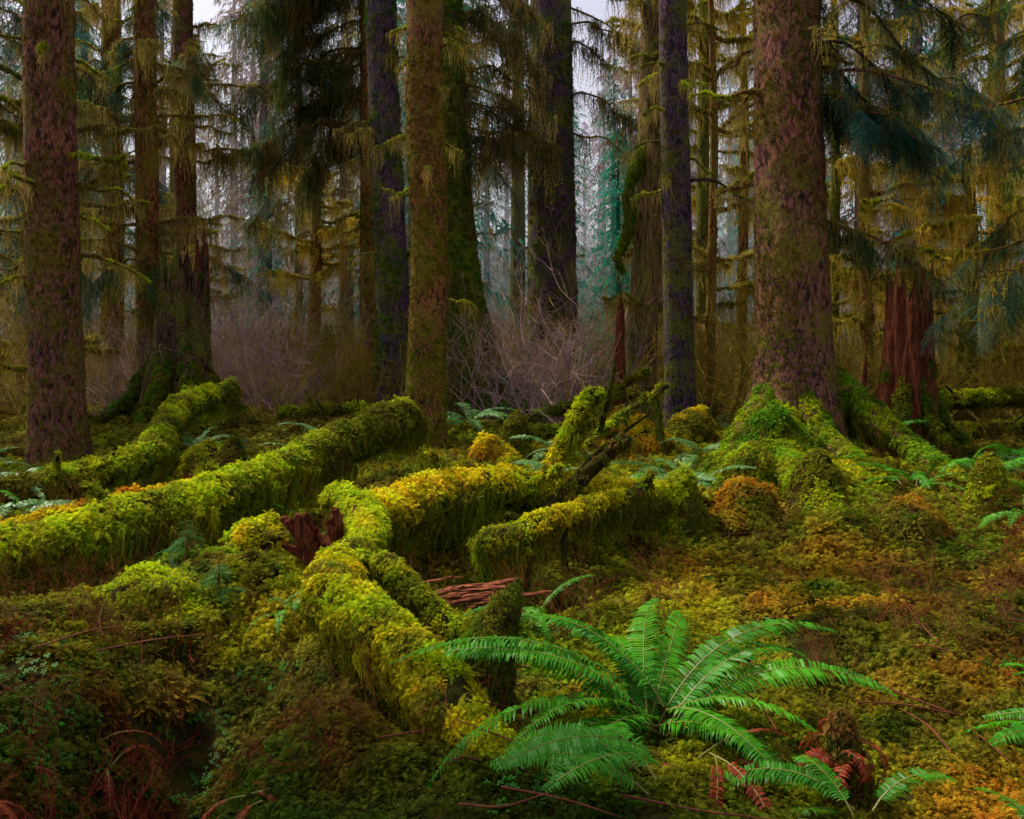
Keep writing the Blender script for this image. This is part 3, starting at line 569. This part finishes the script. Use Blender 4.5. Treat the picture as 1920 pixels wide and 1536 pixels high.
snag('tree_snag',2.0,11.8,.07,.03,.95,B_green,16,-.1,0,.9,24)
for k,(a,b,r) in enumerate([((-4,15.5,.45),(-1.6,15.2,.5),.08),((6.2,15,.55),(10,15.6,.75),.16),((.1,14.8,.35),(2.1,15.4,.8),.07),((1.0,14.0,.3),(2.2,14.4,1.25),.05),((6.3,14.2,.2),(10.5,13.8,.35),.13),((.6,19,.7),(2.4,19.4,.95),.16),((-.1,12.6,.2),(1.2,13.2,.5),.06),((.6,10.6,.2),(1.9,10.9,1.15),.035)]):
    m=tuple((np.array(a)+np.array(b))/2+np.array([0,0,.05]))
    log('fallen_mossy_log',[a+(r,),m+(r*.9,),b+(r*.7,)],12,260,.075,OLI,LIME,30,.2,stubs=3,s=70+k).done()
# ------------------------------------------------------------------ ferns
def frond(parts,base,az,el,L,w=.1,n=44,droop=.9,roll=0,mi=(0,1),curl=0):
    t=np.linspace(0,1,n+6); d=np.array([math.cos(az),math.sin(az),0]); sd=np.array([-d[1],d[0],0])
    ang=el-droop*t*1.5; ds=L/(n+5); X=base+np.cumsum(d*(np.cos(ang)*ds)[:,None]+np.array([0,0,1.])*(np.sin(ang)*ds)[:,None]+sd*(curl*t*ds)[:,None],0)
    tg=nrm(np.gradient(X,axis=0)); up=nrm(np.cross(tg,sd)*-1); up=np.where(up[:,2:3]<0,-up,up)
    v,f=tube(np.c_[X[::5],np.linspace(.004,.0012,len(X[::5]))],4,.05,cap=False); parts.append((v,f,mi[1]))
    X,tg,up,t=X[6:],tg[6:],up[6:],t[6:]; s=np.linspace(0,1,n)
    pl=w*(np.sin(np.pi*np.clip(s*.80+.16,0,1))**.7)*(1-.25*s)+.003
    for sg in (1,-1):
        side=nrm(sd*sg*math.cos(roll)+up*math.sin(roll)*sg); dd=nrm(side+tg*.28+U(-.08,.08,(n,3))); pll=pl*U(.85,1.1,n)*(U(size=n)>.02)
        dr=np.array([0,0,-1.])*(pll*U(.1,.35,n))[:,None]; wv=tg*(L/n*.40)+up*(L/n*U(-.22,.22,n))[:,None]
        b=X+side*.002; m=b+dd*(pll*.55)[:,None]+dr*.15+up*.003; e=b+dd*pll[:,None]+dr
        V=np.stack([b-wv*.8,b+wv,m+wv*.85,m-wv*.8,e],1).reshape(-1,3); o=np.arange(n)[:,None]*5
        parts.append((V,o+np.array([[0,1,2,3]]),mi[0])); parts.append((V.copy(),o+np.array([[3,2,4]]),mi[0]))
def fern(x,y,fr,z=None,mat=None,name='sword_fern',w=.1,n=44,up=0.03):
    z=float(H(x,y))+up if z is None else z; parts=[]
    for f in fr: frond(parts,np.array([0,0,0.])+U(-.06,.06,3),f[0]+U(-.08,.08),f[1]+U(-.1,.1),f[2]*U(.88,1.12),w=w*(f[3] if len(f)>3 else 1),n=n,droop=f[4] if len(f)>4 else U(.75,1.1),roll=U(-.45,.45),curl=U(-.5,.5))
    addobj(name,mkmesh(name,parts,[mat or M_fern,M_stem],False),(x,y,z))
R_=math.radians
big=[(R_(178),.75,1.12),(R_(165),.8,1.1),(R_(192),.7,1.1),(R_(205),.55,1.0),(R_(222),.62,1.0),(R_(150),.9,.95),(R_(135),1.0,.9),(R_(118),.95,.85),(R_(95),.95,.75),(R_(75),1.0,.8),(R_(55),.9,1.0),(R_(42),.9,1.05),(R_(28),.85,1.05),(R_(10),.75,1.0),(R_(-8),.65,.9),(R_(-30),.6,.8),(R_(240),.5,.8),(R_(170),.4,.8),(R_(212),.9,.85),(R_(184),1.0,.9),(R_(-55),.6,.7),(R_(105),.8,.7)]
fern(.62,3.85,big,w=.10,n=54,up=.06)
fern(.50,3.1,[(R_(a),U(.5,.8),U(.5,.7)) for a in (150,185,205,225,120)],w=.085,n=44,up=.1)
fern(1.25,3.2,[(R_(150),.8,.55),(R_(170),.7,.5),(R_(120),.9,.4),(R_(200),.6,.45),(R_(30),.8,.4),(R_(250),.5,.4)],w=.065,n=38)
fern(2.35,3.5,[(R_(a),U(.5,1),U(.5,.75)) for a in (80,110,140,165,190,215,240,60)],w=.07,n=42)
fern(1.75,2.75,[(R_(a),U(.4,.7),U(.4,.6)) for a in (100,140,170)],w=.07,n=38)
for (x,y,nn,L,m) in [(1.83,9.6,10,.8,M_fern2),(1.75,8.6,8,.6,M_fern2),(-.7,14.6,11,.9,M_fern2),(-4.9,9.0,9,.8,M_fern2),(-4.6,12.8,10,.8,M_fern2),(4.9,9.3,10,.8,M_fern),(5.3,10.2,9,.8,M_fern2),(-6,9.7,9,.8,M_fern2),(-1.3,5.2,5,.3,M_fern),(-.35,4.75,6,.35,M_fern),(-.1,7.9,6,.5,M_fern2),(-2.1,7.4,6,.4,M_fern),(.1,5.1,6,.4,M_fern),(6.5,11.5,10,.8,M_fern),(3.4,15.5,9,.8,M_fern2),(-3,13.8,9,.7,M_fern2),(5.9,9.0,9,.8,M_fern),(-3.6,6.2,7,.6,M_fern),(-1.5,7.0,6,.4,M_fern2),(4.1,7.0,6,.5,M_fern),(-5.2,8.4,9,.8,M_fern),(-1.9,12.5,9,.7,M_fern),(.6,11,8,.6,M_fern2),(4.9,12,9,.8,M_fern),(5.6,8.2,9,.8,M_fern2),(1.2,9.0,7,.5,M_fern),(-4.3,7.6,8,.7,M_fern2),(3.9,8.7,8,.6,M_fern),(-2.4,10.8,8,.6,M_fern),(.4,9.3,7,.5,M_fern2),(2.3,10.8,8,.6,M_fern2),(-3.9,11.0,8,.7,M_fern)]:
    fern(x,y,[(q*6.28/nn+U(-.3,.3),U(.5,1.1),L*U(.75,1.1)) for q in range(nn)],mat=m,w=.085*L/.7,n=30,up=.12)
fern(1.28,3.45,[(R_(a),U(.8,1.3),U(.18,.32),1,2.4) for a in range(0,360,30)],mat=M_dead,name='dead_fern',w=.05,n=20,up=.2)
fern(.75,3.5,[(R_(a),U(.1,.5),U(.4,.6),.8,.9) for a in (200,260,300,340,20)],mat=M_dead,name='dead_fern',w=.045,n=26,up=.05)
for (x,y) in ((-1.6,3.5),(-2.0,3.2),(-1.3,3.1),(-2.3,3.6),(-1.0,3.5),(-1.8,3.9),(-2.2,3.0)):
    fern(x,y,[(R_(a+U(-20,20)),U(.1,.8),U(.25,.42),.8,1.4) for a in (20,80,140,200,260,320)],mat=M_dead,name='dead_fern',w=.028,n=24,up=.03)
hummock(1.3,3.45,.26,.09,RED,BRN,s=99,dens=900,size=.03,nm='rotten_fern_stump')
# ------------------------------------------------------------------ shrubs and twigs
n=850; x,y=wedge(n,15.5,34,1.0,.62,1); z=H(x,y); p=np.stack([x,y,z],-1); lav=np.array([.62,.42,.38]); 
w=sstep(2.5,5,x)[:,None]; tt=lav*(1-w)+GOLD*.8*w; g=(fbm(p*.3,2,91)>.2)[:,None]; tt=np.where(g,tt,GOLD*.6)
scatter('bare_shrubs','shrub',p,basis(np.tile([[0,0,1.]],(n,1))+U(-.25,.25,(n,3))),U(1.0,3.6,n),tt*U(.4,1.2,(n,1)))
n=240; x,y=wedge(n,3.5,14,1.0,.62,.5); p=np.stack([x,y,H(x,y)],-1)
scatter('twig_undergrowth','shrub',p,basis(np.tile([[0,0,1.]],(n,1))+U(-.5,.5,(n,3))),U(.25,.7,n),lerp(BRN,RED,U(0,1,n)))
p=np.array([[a,b,H(a,b)] for a,b in ((-1.95,3.6),(-2.35,3.9),(-1.7,3.2),(-2.2,4.6),(-1.2,3.0),(-2.0,3.0),(-1.5,3.6))],float)
scatter('red_huckleberry_shrub','shrub',p,basis(np.tile([[0,0,1.]],(len(p),1))+U(-.3,.3,(len(p),3))),U(.4,.85,len(p)),np.tile(RED*.9,(len(p),1)))
parts=[]
for k in range(120):
    x,y=wedge(1,2.6,9,.7); x=float(x[0]);y=float(y[0]); L=U(.15,.6); az=U(0,6.28); z=float(H(x,y))+.05; a=np.array([x,y,z]); b=a+np.array([math.cos(az)*L,math.sin(az)*L,U(-.02,.5)*L]); m=(a+b)/2+U(-.03,.03,3)
    v,f=tube([tuple(a)+(.005,),tuple(m)+(.004,),tuple(b)+(.002,)],5,.05); parts.append((v,f,0))
addobj('fallen_twigs',mkmesh('fallen_twigs',parts,[M_redtwig]))
t=Thing('young_spruce_tree',(6.6,14,.2),[B_red])
for (x,y,h) in ((-1.75,5.3,.25),(-2.2,6.0,.3),(-3.0,11.5,.5),(0.3,17.5,1.6),(1.8,19,2.2),(-1.8,18.5,1.5)):
    z=float(H(x,y)); 
    for q in range(int(20+h*10)):
        u_=U(.1,1); az=U(0,6.28); dd=np.array([[math.cos(az),math.sin(az),U(-.3,.3)]]); t.pts('spray',np.array([[x,y,z+h*u_]]),dirbasis(dd),h*(1.05-u_)*.7+.04,FG*U(.8,1.6))
    v,f=tube([(x,y,z,.01+.01*h),(x,y,z+h,.003)],5,.2); t.add(v,f)
t.done()
# ------------------------------------------------------------------ distant forest
n=190; d=30+95*U(0,1,n)**1.2; x=U(-1,1,n)*(d*.68+6); k=~((np.abs(x-.06*d)<.05*d)&(d<60)); x,d=x[k],d[k]; n=len(x)
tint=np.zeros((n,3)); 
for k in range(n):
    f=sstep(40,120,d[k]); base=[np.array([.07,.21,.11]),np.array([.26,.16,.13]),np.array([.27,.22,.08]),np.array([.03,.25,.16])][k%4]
    tint[k]=base*(1-f)+np.array([.30,.27,.36])*f  # haze painted into the tree colour: pale lavender grows with distance
hs=U(14,26,n)
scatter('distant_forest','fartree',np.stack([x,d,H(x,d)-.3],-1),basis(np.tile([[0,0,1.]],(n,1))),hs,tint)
for (x,y,h,c) in ((3.05,25.5,7.6,np.array([.03,.48,.30])),(-4.8,33,7,np.array([.06,.28,.15])),(10,34,12,np.array([.05,.22,.08])),(2.0,33,11,np.array([.04,.34,.24])),(4.6,36,11,np.array([.03,.34,.22])),(-2.6,30,7,np.array([.07,.26,.13])),(-8.5,31,9,np.array([.05,.22,.12]))):
    scatter('spruce_sapling','fartree',np.array([[x,y,float(H(x,y))]]),basis(np.array([[0,0,1.]])),np.array([[h*1.3,h*1.3,h]]),c[None])
m,nt,N,L=newmat('mist'); vs=N.new('ShaderNodeVolumeScatter'); vs.inputs['Color'].default_value=(.96,.80,.97,1); vs.inputs['Density'].default_value=.0052; vs.inputs['Anisotropy'].default_value=.2
o=N.new('ShaderNodeOutputMaterial'); L.new(vs.outputs[0],o.inputs['Volume'])
xs=(-110,110);ys=(26,150);zs=(-3,28)
V=np.array([(a,b,c_) for a in xs for b in ys for c_ in zs],float); F=np.array([[0,1,3,2],[4,6,7,5],[0,4,5,1],[2,3,7,6],[0,2,6,4],[1,5,7,3]])
addobj('forest_mist',mkmesh('forest_mist',[(V,F,0)],[m],False))
# ------------------------------------------------------------------ light, sky, camera
EL=math.radians(56); AZ=math.radians(-58)
w=bpy.data.worlds.new('World'); scene.world=w; w.use_nodes=True; N=w.node_tree.nodes; L=w.node_tree.links
bg=N['Background']; sk=N.new('ShaderNodeTexSky'); sk.sky_type='NISHITA'; sk.sun_disc=False; sk.sun_elevation=EL; sk.sun_rotation=AZ; sk.dust_density=3
hs_=N.new('ShaderNodeHueSaturation'); hs_.inputs['Saturation'].default_value=.5; hs_.inputs['Value'].default_value=1.25; hs_.inputs['Hue'].default_value=.55
L.new(sk.outputs[0],hs_.inputs['Color']); L.new(hs_.outputs[0],bg.inputs[0]); bg.inputs[1].default_value=.15
sun=bpy.data.lights.new('sun','SUN'); sun.energy=5; sun.angle=math.radians(4); sun.color=(1,.92,.78); so=bpy.data.objects.new('sun',sun); scene.collection.objects.link(so)
from mathutils import Vector
S=Vector((math.sin(AZ)*math.cos(EL),math.cos(AZ)*math.cos(EL),math.sin(EL))); so.rotation_euler=S.to_track_quat('Z','Y').to_euler(); so.location=(0,0,30)
cam=bpy.data.cameras.new('camera'); co=bpy.data.objects.new('camera',cam); scene.collection.objects.link(co); scene.camera=co
cam.lens=31.2; cam.sensor_width=36; cam.shift_y=-.0667; cam.clip_end=2000; co.location=(0,0,1.7); co.rotation_euler=(math.radians(90),0,0)
scene.view_settings.view_transform='Standard'; scene.view_settings.look='None'; scene.view_settings.exposure=0
